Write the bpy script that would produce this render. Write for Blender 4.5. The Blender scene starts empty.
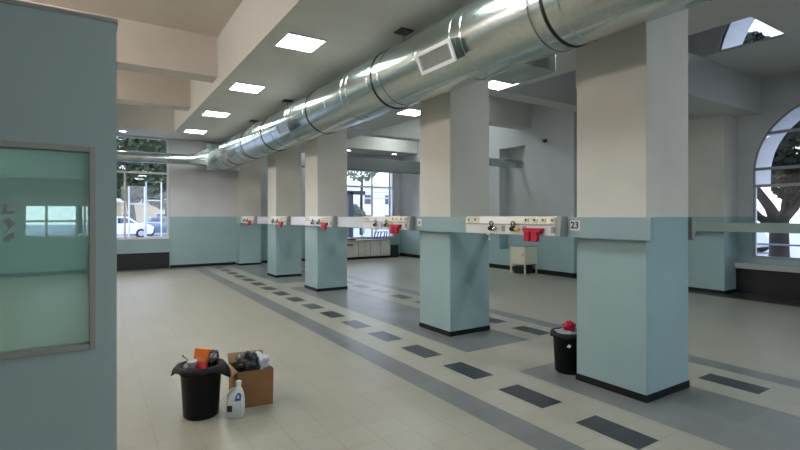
import bpy, bmesh, math, random
from mathutils import Vector, Matrix, noise
random.seed(7)
C = bpy.context.scene
COL = C.collection
PI = math.pi

# ------------------------------------------------------------------ materials
def new_mat(name):
    m = bpy.data.materials.new(name); m.use_nodes = True
    nt = m.node_tree
    return m, nt, nt.nodes['Principled BSDF']

def plain(name, col, rough=.5, metal=0, bump=0, bscale=40, var=.0, vscale=3, spec=.5):
    m, nt, b = new_mat(name)
    b.inputs['Base Color'].default_value = (*col, 1)
    b.inputs['Roughness'].default_value = rough
    b.inputs['Metallic'].default_value = metal
    b.inputs['Specular IOR Level'].default_value = spec
    N, L = nt.nodes, nt.links
    if var or bump:
        g = N.new('ShaderNodeNewGeometry')
    if var:
        n = N.new('ShaderNodeTexNoise'); n.inputs['Scale'].default_value = vscale; n.inputs['Detail'].default_value = 5
        L.new(g.outputs['Position'], n.inputs['Vector'])
        r = N.new('ShaderNodeMapRange'); r.inputs[1].default_value = .3; r.inputs[2].default_value = .7
        r.inputs[3].default_value = 1 - var; r.inputs[4].default_value = 1 + var
        L.new(n.outputs['Fac'], r.inputs[0])
        x = N.new('ShaderNodeVectorMath'); x.operation = 'SCALE'; x.inputs[0].default_value = col
        L.new(r.outputs[0], x.inputs['Scale']); L.new(x.outputs[0], b.inputs['Base Color'])
    if bump:
        n2 = N.new('ShaderNodeTexNoise'); n2.inputs['Scale'].default_value = bscale; n2.inputs['Detail'].default_value = 4
        L.new(g.outputs['Position'], n2.inputs['Vector'])
        bp = N.new('ShaderNodeBump'); bp.inputs['Strength'].default_value = bump; bp.inputs['Distance'].default_value = .01
        L.new(n2.outputs['Fac'], bp.inputs['Height']); L.new(bp.outputs[0], b.inputs['Normal'])
    return m

def dado(name, low, high, zb=1.545):
    """two colour wall paint: gloss enamel up to zb, matt emulsion above"""
    m, nt, b = new_mat(name); N, L = nt.nodes, nt.links
    g = N.new('ShaderNodeNewGeometry'); s = N.new('ShaderNodeSeparateXYZ'); L.new(g.outputs['Position'], s.inputs[0])
    c = N.new('ShaderNodeMath'); c.operation = 'GREATER_THAN'; c.inputs[1].default_value = zb; L.new(s.outputs['Z'], c.inputs[0])
    mx = N.new('ShaderNodeMix'); mx.data_type = 'RGBA'
    mx.inputs[6].default_value = (*low, 1); mx.inputs[7].default_value = (*high, 1); L.new(c.outputs[0], mx.inputs[0])
    n = N.new('ShaderNodeTexNoise'); n.inputs['Scale'].default_value = 1.7; n.inputs['Detail'].default_value = 6
    L.new(g.outputs['Position'], n.inputs['Vector'])
    r = N.new('ShaderNodeMapRange'); r.inputs[1].default_value = .3; r.inputs[2].default_value = .7; r.inputs[3].default_value = .95; r.inputs[4].default_value = 1.05
    L.new(n.outputs['Fac'], r.inputs[0])
    x = N.new('ShaderNodeVectorMath'); x.operation = 'SCALE'; L.new(mx.outputs[2], x.inputs[0]); L.new(r.outputs[0], x.inputs['Scale'])
    L.new(x.outputs[0], b.inputs['Base Color'])
    rr = N.new('ShaderNodeMapRange'); rr.inputs[3].default_value = .34; rr.inputs[4].default_value = .7; L.new(c.outputs[0], rr.inputs[0]); L.new(rr.outputs[0], b.inputs['Roughness'])
    n2 = N.new('ShaderNodeTexNoise'); n2.inputs['Scale'].default_value = 60; L.new(g.outputs['Position'], n2.inputs['Vector'])
    bp = N.new('ShaderNodeBump'); bp.inputs['Strength'].default_value = .08; bp.inputs['Distance'].default_value = .01
    L.new(n2.outputs['Fac'], bp.inputs['Height']); L.new(bp.outputs[0], b.inputs['Normal'])
    return m

def tile(name, c1, c2, grout, size, org, rough=.3, mot=.05, gw=.004):
    m, nt, b = new_mat(name); N, L = nt.nodes, nt.links
    g = N.new('ShaderNodeNewGeometry')
    mp = N.new('ShaderNodeMapping'); mp.inputs['Location'].default_value = (-org[0], -org[1], 0); L.new(g.outputs['Position'], mp.inputs[0])
    t = N.new('ShaderNodeTexBrick'); t.offset = 0; t.squash = 1
    t.inputs['Color1'].default_value = (*c1, 1); t.inputs['Color2'].default_value = (*c2, 1); t.inputs['Mortar'].default_value = (*grout, 1)
    t.inputs['Scale'].default_value = 1; t.inputs['Mortar Size'].default_value = gw; t.inputs['Mortar Smooth'].default_value = .3
    t.inputs['Brick Width'].default_value = size; t.inputs['Row Height'].default_value = size; L.new(mp.outputs[0], t.inputs['Vector'])
    n = N.new('ShaderNodeTexNoise'); n.inputs['Scale'].default_value = 1.6; n.inputs['Detail'].default_value = 3; n.inputs['Roughness'].default_value = .55
    L.new(g.outputs['Position'], n.inputs['Vector'])
    r = N.new('ShaderNodeMapRange'); r.inputs[1].default_value = .3; r.inputs[2].default_value = .7; r.inputs[3].default_value = 1 - mot; r.inputs[4].default_value = 1 + mot
    L.new(n.outputs['Fac'], r.inputs[0])
    x = N.new('ShaderNodeVectorMath'); x.operation = 'SCALE'; L.new(t.outputs['Color'], x.inputs[0]); L.new(r.outputs[0], x.inputs['Scale'])
    L.new(x.outputs[0], b.inputs['Base Color'])
    b.inputs['Roughness'].default_value = rough
    b.inputs['Specular IOR Level'].default_value = .4
    return m

def emit(name, col, s):
    m = bpy.data.materials.new(name); m.use_nodes = True; nt = m.node_tree
    b = nt.nodes['Principled BSDF']; b.inputs['Base Color'].default_value = (.8, .8, .8, 1)
    b.inputs['Emission Color'].default_value = (*col, 1); b.inputs['Emission Strength'].default_value = s
    return m

def glassmat(name, tint, refl=1.0, ior=1.5, haze=0, hcol=(.5, .5, .5)):
    m = bpy.data.materials.new(name); m.use_nodes = True; nt = m.node_tree; N, L = nt.nodes, nt.links
    N.remove(N['Principled BSDF']); out = N['Material Output']
    t = N.new('ShaderNodeBsdfTransparent'); t.inputs[0].default_value = (*tint, 1)
    gl = N.new('ShaderNodeBsdfGlossy'); gl.inputs['Roughness'].default_value = .03; gl.inputs[0].default_value = (refl, refl, refl, 1)
    f = N.new('ShaderNodeFresnel'); f.inputs[0].default_value = ior
    mx = N.new('ShaderNodeMixShader'); L.new(f.outputs[0], mx.inputs[0]); L.new(t.outputs[0], mx.inputs[1]); L.new(gl.outputs[0], mx.inputs[2])
    if haze:                                                      # milky diffuse layer mixed over the pane
        df = N.new('ShaderNodeBsdfDiffuse'); df.inputs[0].default_value = (*hcol, 1)
        m2 = N.new('ShaderNodeMixShader'); m2.inputs[0].default_value = haze
        L.new(mx.outputs[0], m2.inputs[1]); L.new(df.outputs[0], m2.inputs[2]); L.new(m2.outputs[0], out.inputs[0])
    else: L.new(mx.outputs[0], out.inputs[0])
    return m

def galvanised():
    m, nt, b = new_mat('galvanised_steel'); N, L = nt.nodes, nt.links
    b.inputs['Metallic'].default_value = 1; b.inputs['Roughness'].default_value = .22
    g = N.new('ShaderNodeNewGeometry')
    v = N.new('ShaderNodeTexVoronoi'); v.inputs['Scale'].default_value = 28; L.new(g.outputs['Position'], v.inputs['Vector'])
    sx = N.new('ShaderNodeSeparateColor'); L.new(v.outputs['Color'], sx.inputs[0])
    mp = N.new('ShaderNodeMapping'); mp.inputs['Scale'].default_value = (5, .5, 5); L.new(g.outputs['Position'], mp.inputs[0])
    n = N.new('ShaderNodeTexNoise'); n.inputs['Scale'].default_value = 1; n.inputs['Detail'].default_value = 2; L.new(mp.outputs[0], n.inputs['Vector'])  # lengthwise streaks put green reflections into the metal's colour
    a = N.new('ShaderNodeMath'); a.operation = 'MULTIPLY_ADD'; a.inputs[1].default_value = .12; L.new(sx.outputs[0], a.inputs[0]); L.new(n.outputs['Fac'], a.inputs[2])
    cr = N.new('ShaderNodeValToRGB'); cr.color_ramp.elements[0].position = .3; cr.color_ramp.elements[0].color = (.40, .46, .44, 1)
    cr.color_ramp.elements[1].position = .85; cr.color_ramp.elements[1].color = (.64, .70, .69, 1)
    L.new(a.outputs[0], cr.inputs[0]); L.new(cr.outputs[0], b.inputs['Base Color'])
    return m

CREAM = (.60, .585, .53); TURQ = (.30, .435, .455)
M = dict(
    wall=dado('wall_paint', TURQ, (.56, .57, .59)),  # upper tone cooled to carry the violet tint of daylight
    column=dado('column_paint', TURQ, CREAM),
    bulk=plain('bulkhead_paint', (.14, .22, .22), .6),
    booth=plain('booth_paint', (.385, .48, .475), .55, bump=.06, bscale=70, var=.03, vscale=2),
    turq=plain('turquoise_enamel', (.275, .39, .415), .3, var=.03, vscale=2),
    void=plain('void_white', (.78, .78, .80), .8),  # whitened so the unseen void bounces more daylight
    ceil=plain('ceiling_paint', (.60, .60, .565), .7, bump=.05, bscale=50, var=.02),
    beam=plain('beam_paint', (.60, .55, .49), .7, bump=.05, bscale=50, var=.03),
    hall=plain('hall_paint', (.6, .58, .54), .7, var=.03),
    black=plain('black_skirting', (.007, .008, .009), .45, spec=.3),
    granite=plain('black_granite', (.007, .007, .009), .35),
    sill=plain('sill_stone', (.45, .47, .47), .45, var=.06, vscale=20),
    floor=tile('cream_tile', (.335, .327, .272), (.322, .314, .26), (.272, .264, .212), .265, (2.48, 1.80), .34, .03),
    stripe=tile('grey_tile', (.155, .165, .172), (.17, .18, .186), (.12, .128, .134), .265, (2.48, 1.80), .32, .08),
    plat=tile('grey_slab', (.150, .160, .164), (.178, .188, .192), (.20, .208, .208), .51, (3.57, 4.15), .33, .12),
    dash=tile('dark_tile', (.026, .030, .040), (.034, .038, .047), (.07, .074, .078), .25, (3.04, 1.80), .3, .12),
    lilac_strip=plain('pale_lilac', (.60, .61, .66), .25),
    border=plain('dark_border', (.035, .038, .042), .35, var=.15, vscale=4),
    galv=galvanised(),
    gasket=plain('black_gasket', (.01, .01, .01), .5),
    white_metal=plain('white_metal', (.78, .78, .78), .4),
    alu=plain('aluminium', (.50, .50, .48), .38, .7),
    alu_dull=plain('anodised_frame', (.36, .36, .32), .5, .2),
    greymetal=plain('grey_frame_paint', (.30, .31, .33), .45),
    whiteframe=plain('white_frame_paint', (.66, .68, .68), .45),
    led=emit('led_diffuser', (.92, 1.0, 1.0), 31),
    led_fill=emit('led_fill_diffuser', (.94, .98, 1.0), 8),
    led_off=plain('unlit_diffuser', (.42, .43, .42), .4),
    down=emit('downlight_lens', (1, .98, .95), 14),
    warm=emit('warm_fill_glow', (1, .885, .825), 118),
    glass=glassmat('window_glass', (.94, .96, .96)),
    greenglass=glassmat('green_tinted_glass', (.78, .92, .88), .9, 1.6, .40, (.37, .60, .555)),
    white_plastic=plain('white_plastic', (.72, .72, .72), .35),
    cream_plastic=plain('cream_plastic', (.70, .68, .55), .4),
    grey_plastic=plain('grey_plastic', (.27, .30, .29), .45),
    dark=plain('dark_plastic', (.015, .015, .018), .4),
    yellow=plain('yellow_brass', (.62, .47, .05), .35, .3),
    red=plain('red_plastic', (.48, .004, .035), .35),
    chrome=plain('chrome', (.7, .7, .7), .15, 1),
    binblack=plain('bin_plastic', (.004, .0045, .006), .5, spec=.22, bump=.05, bscale=30),
    bagblack=plain('bag_film', (.005, .0055, .007), .5, spec=.25, bump=.25, bscale=22),
    baggrey=plain('grey_bag_film', (.022, .025, .03), .22, bump=.5, bscale=25),
    bagwhite=plain('white_bag_film', (.50, .54, .56), .3, bump=.4, bscale=25),
    lilac=plain('lilac_film', (.30, .30, .36), .3, bump=.4, bscale=25),
    cardboard=plain('cardboard', (.25, .115, .04), .75, var=.12, vscale=9),
    cardin=plain('cardboard_inside', (.33, .22, .12), .8, var=.1, vscale=9),
    orange=plain('orange_card', (.80, .17, .02), .5),
    jug=plain('jug_plastic', (.62, .64, .62), .35),
    blue=plain('blue_label', (.02, .06, .30), .45),
    ltblue=plain('pale_blue_label', (.45, .58, .75), .45),
    ink=plain('black_ink', (.012, .012, .02), .5),
    counter=plain('counter_laminate', (.55, .55, .50), .45),
    worktop=plain('worktop_stone', (.30, .32, .33), .35, var=.15, vscale=30),
    blind=plain('grey_blind', (.16, .175, .18), .6),
    bark=plain('bark', (.022, .014, .016), .9, bump=.4, bscale=15),  # darkened so trunks against the sky look backlit
    leafdark=plain('dark_foliage', (.030, .040, .022), .7),  # near black so the crowns stand as backlit silhouettes
    leaf=plain('green_foliage', (.045, .068, .024), .7),
    leafpale=plain('pale_foliage', (.16, .20, .14), .7),
    pave=plain('pavement', (.40, .40, .41), .8, var=.08, vscale=.6),
    facade=plain('pale_facade', (.72, .73, .76), .8, var=.05),
    facade2=plain('ochre_facade', (.45, .36, .22), .8, var=.05),
    winglass=plain('dark_glazing', (.05, .06, .08), .15),
    carwhite=plain('car_paint', (.72, .74, .78), .25),
    carblue=plain('car_blue', (.10, .16, .24), .3),
    carglass=plain('car_glass', (.03, .04, .05), .1),
    tyre=plain('tyre_rubber', (.015, .015, .016), .7),
    steelpale=plain('pale_steel', (.62, .64, .68), .4),
    navy=plain('navy_steel', (.012, .015, .035), .4),
    mauve=plain('mauve_plastic', (.10, .06, .16), .4),
)

# ------------------------------------------------------------------ mesh builder
class MB:
    def __init__(s): s.v = []; s.f = []; s.m = []; s.sm = []
    def add(s, vs, fs, m=0, smooth=False):
        o = len(s.v); s.v += [tuple(v) for v in vs]
        for f in fs: s.f.append(tuple(i + o for i in f)); s.m.append(m); s.sm.append(smooth)
        return s
    def box(s, x0, x1, y0, y1, z0, z1, m=0):
        return s.hexa([(x0, y0, z0), (x1, y0, z0), (x1, y1, z0), (x0, y1, z0), (x0, y0, z1), (x1, y0, z1), (x1, y1, z1), (x0, y1, z1)], m)
    def hexa(s, v, m=0):
        return s.add(v, [(0, 3, 2, 1), (4, 5, 6, 7), (0, 1, 5, 4), (1, 2, 6, 5), (2, 3, 7, 6), (3, 0, 4, 7)], m)
    def cyl(s, p0, p1, r0, r1=None, n=16, m=0, caps=True, smooth=True):
        r1 = r0 if r1 is None else r1
        p0, p1 = Vector(p0), Vector(p1); d = (p1 - p0).normalized()
        a = d.orthogonal().normalized(); b = d.cross(a)
        vs = []
        for p, r in ((p0, r0), (p1, r1)):
            for i in range(n):
                t = 2 * PI * i / n; vs.append(p + (a * math.cos(t) + b * math.sin(t)) * r)
        s.add(vs, [(i, (i + 1) % n, n + (i + 1) % n, n + i) for i in range(n)], m, smooth)
        if caps: s.add(vs, [tuple(reversed(range(n))), tuple(range(n, 2 * n))], m)
        return s
    def tube(s, pts, r, n=10, m=0, closed=False):
        pts = [Vector(p) for p in pts]; k = len(pts); vs = []; prev = None
        rr = r if isinstance(r, (list, tuple)) else [r] * k
        for i, p in enumerate(pts):
            if closed: d = pts[(i + 1) % k] - pts[i - 1]
            else: d = pts[min(i + 1, k - 1)] - pts[max(i - 1, 0)]
            d.normalize()
            a = d.orthogonal().normalized() if prev is None else (prev - d * prev.dot(d)).normalized()
            prev = a; b = d.cross(a)
            for j in range(n):
                t = 2 * PI * j / n; vs.append(p + (a * math.cos(t) + b * math.sin(t)) * rr[i])
        fs = []
        for i in range(k if closed else k - 1):
            q = (i + 1) % k
            for j in range(n): fs.append((i * n + j, i * n + (j + 1) % n, q * n + (j + 1) % n, q * n + j))
        s.add(vs, fs, m, True)
        if not closed: s.add(vs, [tuple(reversed(range(n))), tuple(range((k - 1) * n, k * n))], m)
        return s
    def lathe(s, prof, n=24, c=(0, 0, 0), axis='Z', m=0, smooth=True):
        vs = []; k = len(prof)
        for (r, h) in prof:
            for i in range(n):
                t = 2 * PI * i / n; x, y = r * math.cos(t), r * math.sin(t)
                vs.append((c[0] + x, c[1] + y, c[2] + h) if axis == 'Z' else (c[0] + x, c[1] + h, c[2] + y))
        fs = []
        for i in range(k - 1):
            for j in range(n):
                q = (i * n + j, i * n + (j + 1) % n, (i + 1) * n + (j + 1) % n, (i + 1) * n + j)
                fs.append(q if axis == 'Z' else q[::-1])
        return s.add(vs, fs, m, smooth)
    def prism(s, poly, axis, a, b, m=0):
        """poly in the two other axes, extruded along axis between a and b"""
        def p(u, v, w): return {'X': (w, u, v), 'Y': (u, w, v), 'Z': (u, v, w)}[axis]
        n = len(poly); vs = [p(u, v, a) for u, v in poly] + [p(u, v, b) for u, v in poly]
        fs = [tuple(range(n)), tuple(range(2 * n - 1, n - 1, -1))] + [(i, n + i, n + (i + 1) % n, (i + 1) % n) for i in range(n)]
        return s.add(vs, fs, m)
    def blob(s, c, r, amp, fr, seed, sub=3, m=0, flat=None):
        bm = bmesh.new(); bmesh.ops.create_icosphere(bm, subdivisions=sub, radius=1)
        vs = []
        for v in bm.verts:
            p = v.co.normalized(); q = p * fr + Vector((seed, seed * 2.1, seed * .7))
            k = 1 + amp * (abs(noise.noise(q)) * 2 - .5) + amp * .6 * (abs(noise.noise(q * 2.3)) * 2 - .5)
            w = Vector((p.x * r[0] * k + c[0], p.y * r[1] * k + c[1], p.z * r[2] * k + c[2]))
            if flat is not None: w.z = max(w.z, flat)
            vs.append(w)
        bm.verts.ensure_lookup_table()
        s.add(vs, [tuple(v.index for v in f.verts) for f in bm.faces], m, True); bm.free(); return s
    def build(s, name, mats, parent=None, loc=None, bevel=0, segs=2):
        if not isinstance(mats, (list, tuple)): mats = [mats]
        off = Vector(loc) if loc is not None else Vector((0, 0, 0))
        me = bpy.data.meshes.new(name)
        me.from_pydata([tuple(Vector(v) - off) for v in s.v], [], s.f)
        for m in mats: me.materials.append(M[m] if isinstance(m, str) else m)
        me.polygons.foreach_set('material_index', s.m); me.polygons.foreach_set('use_smooth', s.sm)
        me.validate(); bm = bmesh.new(); bm.from_mesh(me); bmesh.ops.recalc_face_normals(bm, faces=bm.faces); bm.to_mesh(me); bm.free()
        o = bpy.data.objects.new(name, me); COL.objects.link(o); o.location = off
        if parent: o.parent = parent
        if bevel:
            b = o.modifiers.new('bevel', 'BEVEL'); b.width = bevel; b.segments = segs; b.limit_method = 'ANGLE'; b.angle_limit = .7
        return o

def tag(o, label, cat, group=None):
    o['label'] = label; o['category'] = cat
    if group: o['group'] = group
    return o
def thing(name, label, cat, loc, rz=0, group=None):
    o = bpy.data.objects.new(name, None); COL.objects.link(o); o.empty_display_size = .1
    o.location = loc; o.rotation_euler = (0, 0, rz)
    return tag(o, label, cat, group)
def struct(o): o['kind'] = 'structure'; return o
def dup(root, loc, label, group=None):
    r = root.copy(); COL.objects.link(r); r.location = loc; r['label'] = label
    if group: r['group'] = group
    for ch in list(root.children):
        c = ch.copy(); COL.objects.link(c); c.parent = r
        for g in ch.children:
            d = g.copy(); COL.objects.link(d); d.parent = c
    return r

# ------------------------------------------------------------------ numbers of the place
XA, XB = 3.86, 4.54                       # column row
ZS = 3.9                                  # lowered ceiling over the columns
SX0, SX1 = 1.88, 6.5
ZC = 4.80                                 # high ceiling
YF = 15.8                                 # far wall
XR = 11.2                                 # right wall
XL, YB = -6.0, -6.0

# ------------------------------------------------------------------ floor (one mesh, tiles of several colours)
def ranges(v, R): return any(a <= v < b for a, b in R)
dashes = [(1.80 + .81 * k, 2.30 + .81 * k) for k in range(-10, 17)]
plats = [(YB, 3.37), (4.15, 10.0), (10.75, 15.3)]
xs = sorted({XL, 2.48, 2.75, 3.04, 3.29, 3.57, 4.59, 4.87, 5.12, 5.34, 5.60, 10.15, XR})
ys = sorted({YB, YF, 15.35} | {y for d in dashes + plats for y in d if YB < y < YF})
fl = MB()
gv = [(x, y, 0) for y in ys for x in xs]
for j in range(len(ys) - 1):
    for i in range(len(xs) - 1):
        cx, cy = (xs[i] + xs[i + 1]) / 2, (ys[j] + ys[j + 1]) / 2
        k = 0
        if cx > 10.15: k = 4
        elif cy > 15.35: k = 1
        elif 2.48 < cx < 2.75 or 5.34 < cx < 5.60: k = 1
        elif (3.04 < cx < 3.29 or 4.87 < cx < 5.12) and ranges(cy, dashes) and cy < 15.2: k = 3
        elif 3.57 < cx < 4.59 and ranges(cy, plats): k = 2
        n = len(xs)
        fl.f.append((j * n + i, j * n + i + 1, (j + 1) * n + i + 1, (j + 1) * n + i)); fl.m.append(k); fl.sm.append(False)
fl.v = gv
struct(fl.build('floor', ['floor', 'stripe', 'plat', 'dash', 'border']))

# ------------------------------------------------------------------ walls
def holed_wall(axis, a, b, u0, u1, z0, z1, holes):
    """wall slab normal to axis between a and b, rectangular holes (u0,u1,z0,z1) left to right"""
    mb = MB()
    def bx(p, q, r, t):
        if q - p < 1e-6 or t - r < 1e-6: return
        if axis == 'Y': mb.box(p, q, a, b, r, t)
        else: mb.box(a, b, p, q, r, t)
    u = u0
    for h in holes:
        bx(u, h[0], z0, z1); bx(h[0], h[1], z0, h[2]); bx(h[0], h[1], h[3], z1); u = h[1]
    bx(u, u1, z0, z1)
    return mb
W2 = (-1.57, -.10, .98, 1.88); W1 = (.15, 1.90, .88, 3.90); W3 = (7.55, 9.90, .72, 3.30)
struct(holed_wall('Y', YF, YF + .3, XL, XR + .9, 0, 4.83, [W2, W1, W3]).build('wall_far', 'wall'))
struct(MB().box(XL - .2, XL, YB, YF, 0, 4.83).build('wall_left', 'wall'))
struct(holed_wall('Y', YB - .3, YB, XL - .2, XR + .9, 0, 4.83, [(1.5, 4.7, .8, 3.7), (5.0, 8.6, .8, 3.7)]).build('wall_back', 'wall'))

def arch_pieces(mb, xa, xb, y0, y1, z0, z1, yc, R, zs, sill, n=28):
    if sill > z0: mb.box(xa, xb, yc - R, yc + R, z0, sill)
    mb.box(xa, xb, y0, yc - R, z0, z1); mb.box(xa, xb, yc + R, y1, z0, z1)
    for i in range(n):
        t0, t1 = PI * i / n, PI * (i + 1) / n
        p0, p1 = (yc + R * math.cos(t0), zs + R * math.sin(t0)), (yc + R * math.cos(t1), zs + R * math.sin(t1))
        mb.hexa([(xa, p1[0], p1[1]), (xb, p1[0], p1[1]), (xb, p0[0], p0[1]), (xa, p0[0], p0[1]),
                 (xa, p1[0], z1), (xb, p1[0], z1), (xb, p0[0], z1), (xa, p0[0], z1)])
LA = (2.86, 1.38, 2.45); UA = (2.92, 2.0, 4.70)
w = MB()
arch_pieces(w, XR, XR + .2, YB, 7.7, 0, 4.30, *LA, .70)
arch_pieces(w, XR + .2, XR + .87, YB, 7.7, 2.2, 4.30, *LA, 2.2)
w.box(XR + .2, XR + .87, YB, .6, 0, 2.2); w.box(XR + .2, XR + .87, 5.0, 7.7, 0, 2.2); w.box(XR + .2, XR + .87, .6, 5.0, 0, .3)
arch_pieces(w, XR, XR + .95, YB, 7.7, 4.30, 7.2, *UA, 4.40)
struct(w.build('wall_right', 'wall'))
# pier further back, with a shallow blind niche
NI = (9.32, 10.32, .58, 3.55)
pr = holed_wall('X', 10.15, 10.5, 7.7, YF, 0, 4.83, [NI]); pr.box(10.5, XR + .2, 7.7, YF, 0, 4.83)
struct(pr.build('wall_pier', 'wall'))

# columns -----------------------------------------------------------------
def column(x0, x1, y0, y1, top, label, group='square columns down the middle of the hall', wallside=None):
    t = thing('column', label, 'column', ((x0 + x1) / 2, (y0 + y1) / 2, 0), 0, group)
    hx, hy = (x1 - x0) / 2, (y1 - y0) / 2
    MB().box(-hx, hx, -hy, hy, 0, top).build('shaft', 'column', t, bevel=.006)
    mb = MB(); e = .007
    mb.box(-hx - e, hx + e, -hy - e, -hy, 0, .062)
    if wallside is None: mb.box(-hx - e, hx + e, hy, hy + e, 0, .062)
    mb.box(-hx - e, -hx, -hy, hy, 0, .062)
    if wallside != 'R': mb.box(hx, hx + e, -hy, hy, 0, .062)
    mb.build('skirting', 'black', t)
    return t
column(XA, XB, 2.22, 2.90, ZS, 'nearest square column, turquoise below and cream above, black bin behind it')
column(XA, XB, 4.81, 5.49, ZS, 'second nearest square column, turquoise and cream, left of the number 23 plate')
column(XA, XB, 9.15, 9.83, ZS, 'third square column from the camera, just left of the kitchen counter window')
column(XA, XB, 11.81, 12.49, ZS, 'fourth square column from the camera, slim with a bright cream left side')
column(XA, XB, 15.38, YF, ZS, 'shallow pilaster on the far wall at the end of the column row', None, 'Y')
column(10.6, XR, 4.5, 5.3, 3.6, 'pilaster on the right wall left of the arched window', None, 'R')

# ceilings and beams --------------------------------------------------------
c = MB()
c.box(SX0, SX1, YB, YF, ZS, ZC + .3)                               # lowered strip over the columns
struct(c.build('ceiling', 'ceil'))
c = MB(); c.box(XL, SX0, YB, 14.6, ZC, ZC + .2); struct(c.build('ceiling_left', 'beam'))
c = MB(); c.box(SX1, XR, 6.75, 14.6, ZC, ZC + .2); struct(c.build('ceiling_right', 'ceil'))
c = MB(); c.box(SX1, XR + .95, 2.48, 7.15, 7.2, 7.4); struct(c.build('ceiling_void', 'void'))
c = MB(); c.box(SX1, XR, YB, 2.48, ZS, 4.2); c.box(SX1, XR, 2.28, 2.48, 4.2, 7.2); struct(c.build('ceiling_near', 'ceil'))
c = MB(); c.box(SX1 - .2, SX1, YB, 7.15, ZC + .3, 7.2); c.box(SX1, XR, 6.85, 7.15, ZC + .2, 7.2); struct(c.build('wall_void', 'void'))
c = MB(); c.box(8.85, XR, 2.72, 4.1, 4.30, 4.34); struct(c.build('ceiling_ledge', 'ceil'))
c = MB(); c.box(XL, SX0, 14.6, YF, ZS, ZC + .2); struct(c.build('ceiling_far', 'ceil'))
c = MB(); c.box(SX1, XR, 14.6, YF, ZS, ZC + .2); struct(c.build('ceiling_corner', 'blind' if False else 'ceil'))
c = MB(); c.box(XL, .05, 14.2, 14.6, 2.46, ZC); struct(c.build('wall_bulkhead', 'bulk'))
def trim(n, mb, m): return struct(mb.build('trim_%d' % n, m))
trim(1, MB().box(XL, SX0, 9.05, 9.5, 4.08, ZC), 'beam')
trim(2, MB().box(XL, SX0, 11.92, 12.37, 4.08, ZC), 'beam')
trim(3, MB().box(SX1, XR, 6.75, 7.15, 4.0, ZC), 'ceil')
trim(4, MB().box(SX1, XR, 9.1, 9.5, 4.0, ZC), 'ceil')
trim(5, MB().box(SX1, XR, 12.4, 12.8, 4.0, ZC), 'ceil')
trim(6, MB().box(SX1, XR, 4.1, 4.9, 3.6, 4.30), 'ceil')
# skirtings and dark plinths
def base(nm, *bx, m='black'):
    mb = MB()
    for b in bx: mb.box(*b)
    return struct(mb.build('baseboard_' + nm, m))
base('far', (1.92, XA - .02, YF - .015, YF, 0, .08), (XB + .02, 7.18, YF - .015, YF, 0, .08), (9.7, 10.13, YF - .015, YF, 0, .08), (XL, -.2, YF - .015, YF, 0, .08))
base('right', (10.135, 10.15, 7.7, YF - .02, 0, .12), (10.15, XR, 7.685, 7.7, 0, .12))
base('plinth', (.0, 1.90, YF - .03, YF, 0, .48), m='granite')
struct(MB().box(11.08, XR, YB, 4.485, 0, .50).build('trim_7', 'granite'))
struct(MB().box(11.0, XR, YB, 4.485, .50, .61).build('trim_8', 'sill'))
struct(MB().box(-.02, 1.94, YF - .05, YF, .48, .88).build('trim_9', 'turq'))

# ------------------------------------------------------------------ windows
def window(n, X0, X1, Z0, Z1, vs, hs, m='whiteframe', fw=.055, y=YF + .06):
    t = bpy.data.objects.new('window_%d' % n, None); COL.objects.link(t); struct(t); t.location = ((X0 + X1) / 2, y, Z0)
    L = t.location
    mb = MB(); d = .06
    mb.box(X0, X0 + fw, y, y + d, Z0, Z1); mb.box(X1 - fw, X1, y, y + d, Z0, Z1)
    mb.box(X0 + fw, X1 - fw, y, y + d, Z0, Z0 + fw); mb.box(X0 + fw, X1 - fw, y, y + d, Z1 - fw, Z1)
    for x, za, zb in vs: mb.box(x - .028, x + .028, y + .004, y + d - .004, za, zb)
    for z, xa, xb in hs: mb.box(xa, xb, y + .002, y + d - .002, z - .028, z + .028)
    f = mb.build('window_frame', m, None, L); f.parent = t; f.location = (0, 0, 0)
    g = MB().box(X0 + fw, X1 - fw, y + .026, y + .032, Z0 + fw, Z1 - fw).build('window_pane', 'glass', None, L); g.parent = t; g.location = (0, 0, 0)
    return t
window(1, *W1, [(.745, .93, 2.84)], [(2.84, .2, 1.85), (3.32, .2, 1.85)])
window(2, *W2, [(-1.08, 1.0, 1.85), (-.40, 1.0, 1.85), (-.22, 1.0, 1.85)], [(1.42, -1.52, -.15)])
window(7, 1.5, 4.7, .8, 3.7, [(3.1, .85, 3.65)], [(2.8, 1.55, 4.65)], y=YB - .2)  # added behind the camera so daylight reaches the column fronts
window(8, 5.0, 8.6, .8, 3.7, [(6.8, .85, 3.65)], [(2.8, 5.05, 8.55)], y=YB - .2)  # second added opening, also for daylight from behind
window(3, *W3, [(8.93, .76, 3.27), (9.72, .76, 3.27)], [(2.67, 7.6, 9.85)])
def arch_window(n, x, yc, R, zs, sill, hs, m):
    t = bpy.data.objects.new('window_%d' % n, None); COL.objects.link(t); struct(t); t.location = (x, yc, sill)
    arc = [(x, yc + R * math.cos(a), zs + R * math.sin(a)) for a in [PI * i / 40 for i in range(41)]]
    mb = MB(); mb.tube([(x, yc + R, sill)] + arc + [(x, yc - R, sill)], .035, 6)
    mb.box(x - .03, x + .03, yc - R, yc + R, sill, sill + .06)
    for z in hs:
        k = R if z < zs else math.sqrt(max(0, R * R - (z - zs) ** 2))
        mb.box(x - .03, x + .03, yc - k, yc + k, z - .028, z + .028)
    f = mb.build('window_frame', m, None, t.location); f.parent = t; f.location = (0, 0, 0)
    poly = [(yc + R, sill)] + [(p[1], p[2]) for p in arc] + [(yc - R, sill)]
    g = MB().prism(poly, 'X', x - .004, x + .004).build('window_pane', 'glass', None, t.location); g.parent = t; g.location = (0, 0, 0)
arch_window(4, XR + .05, *LA, .70, [3.2, 2.5, 2.16], 'greymetal')
arch_window(5, XR + .08, *UA, 4.42, [], 'greymetal')

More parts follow.
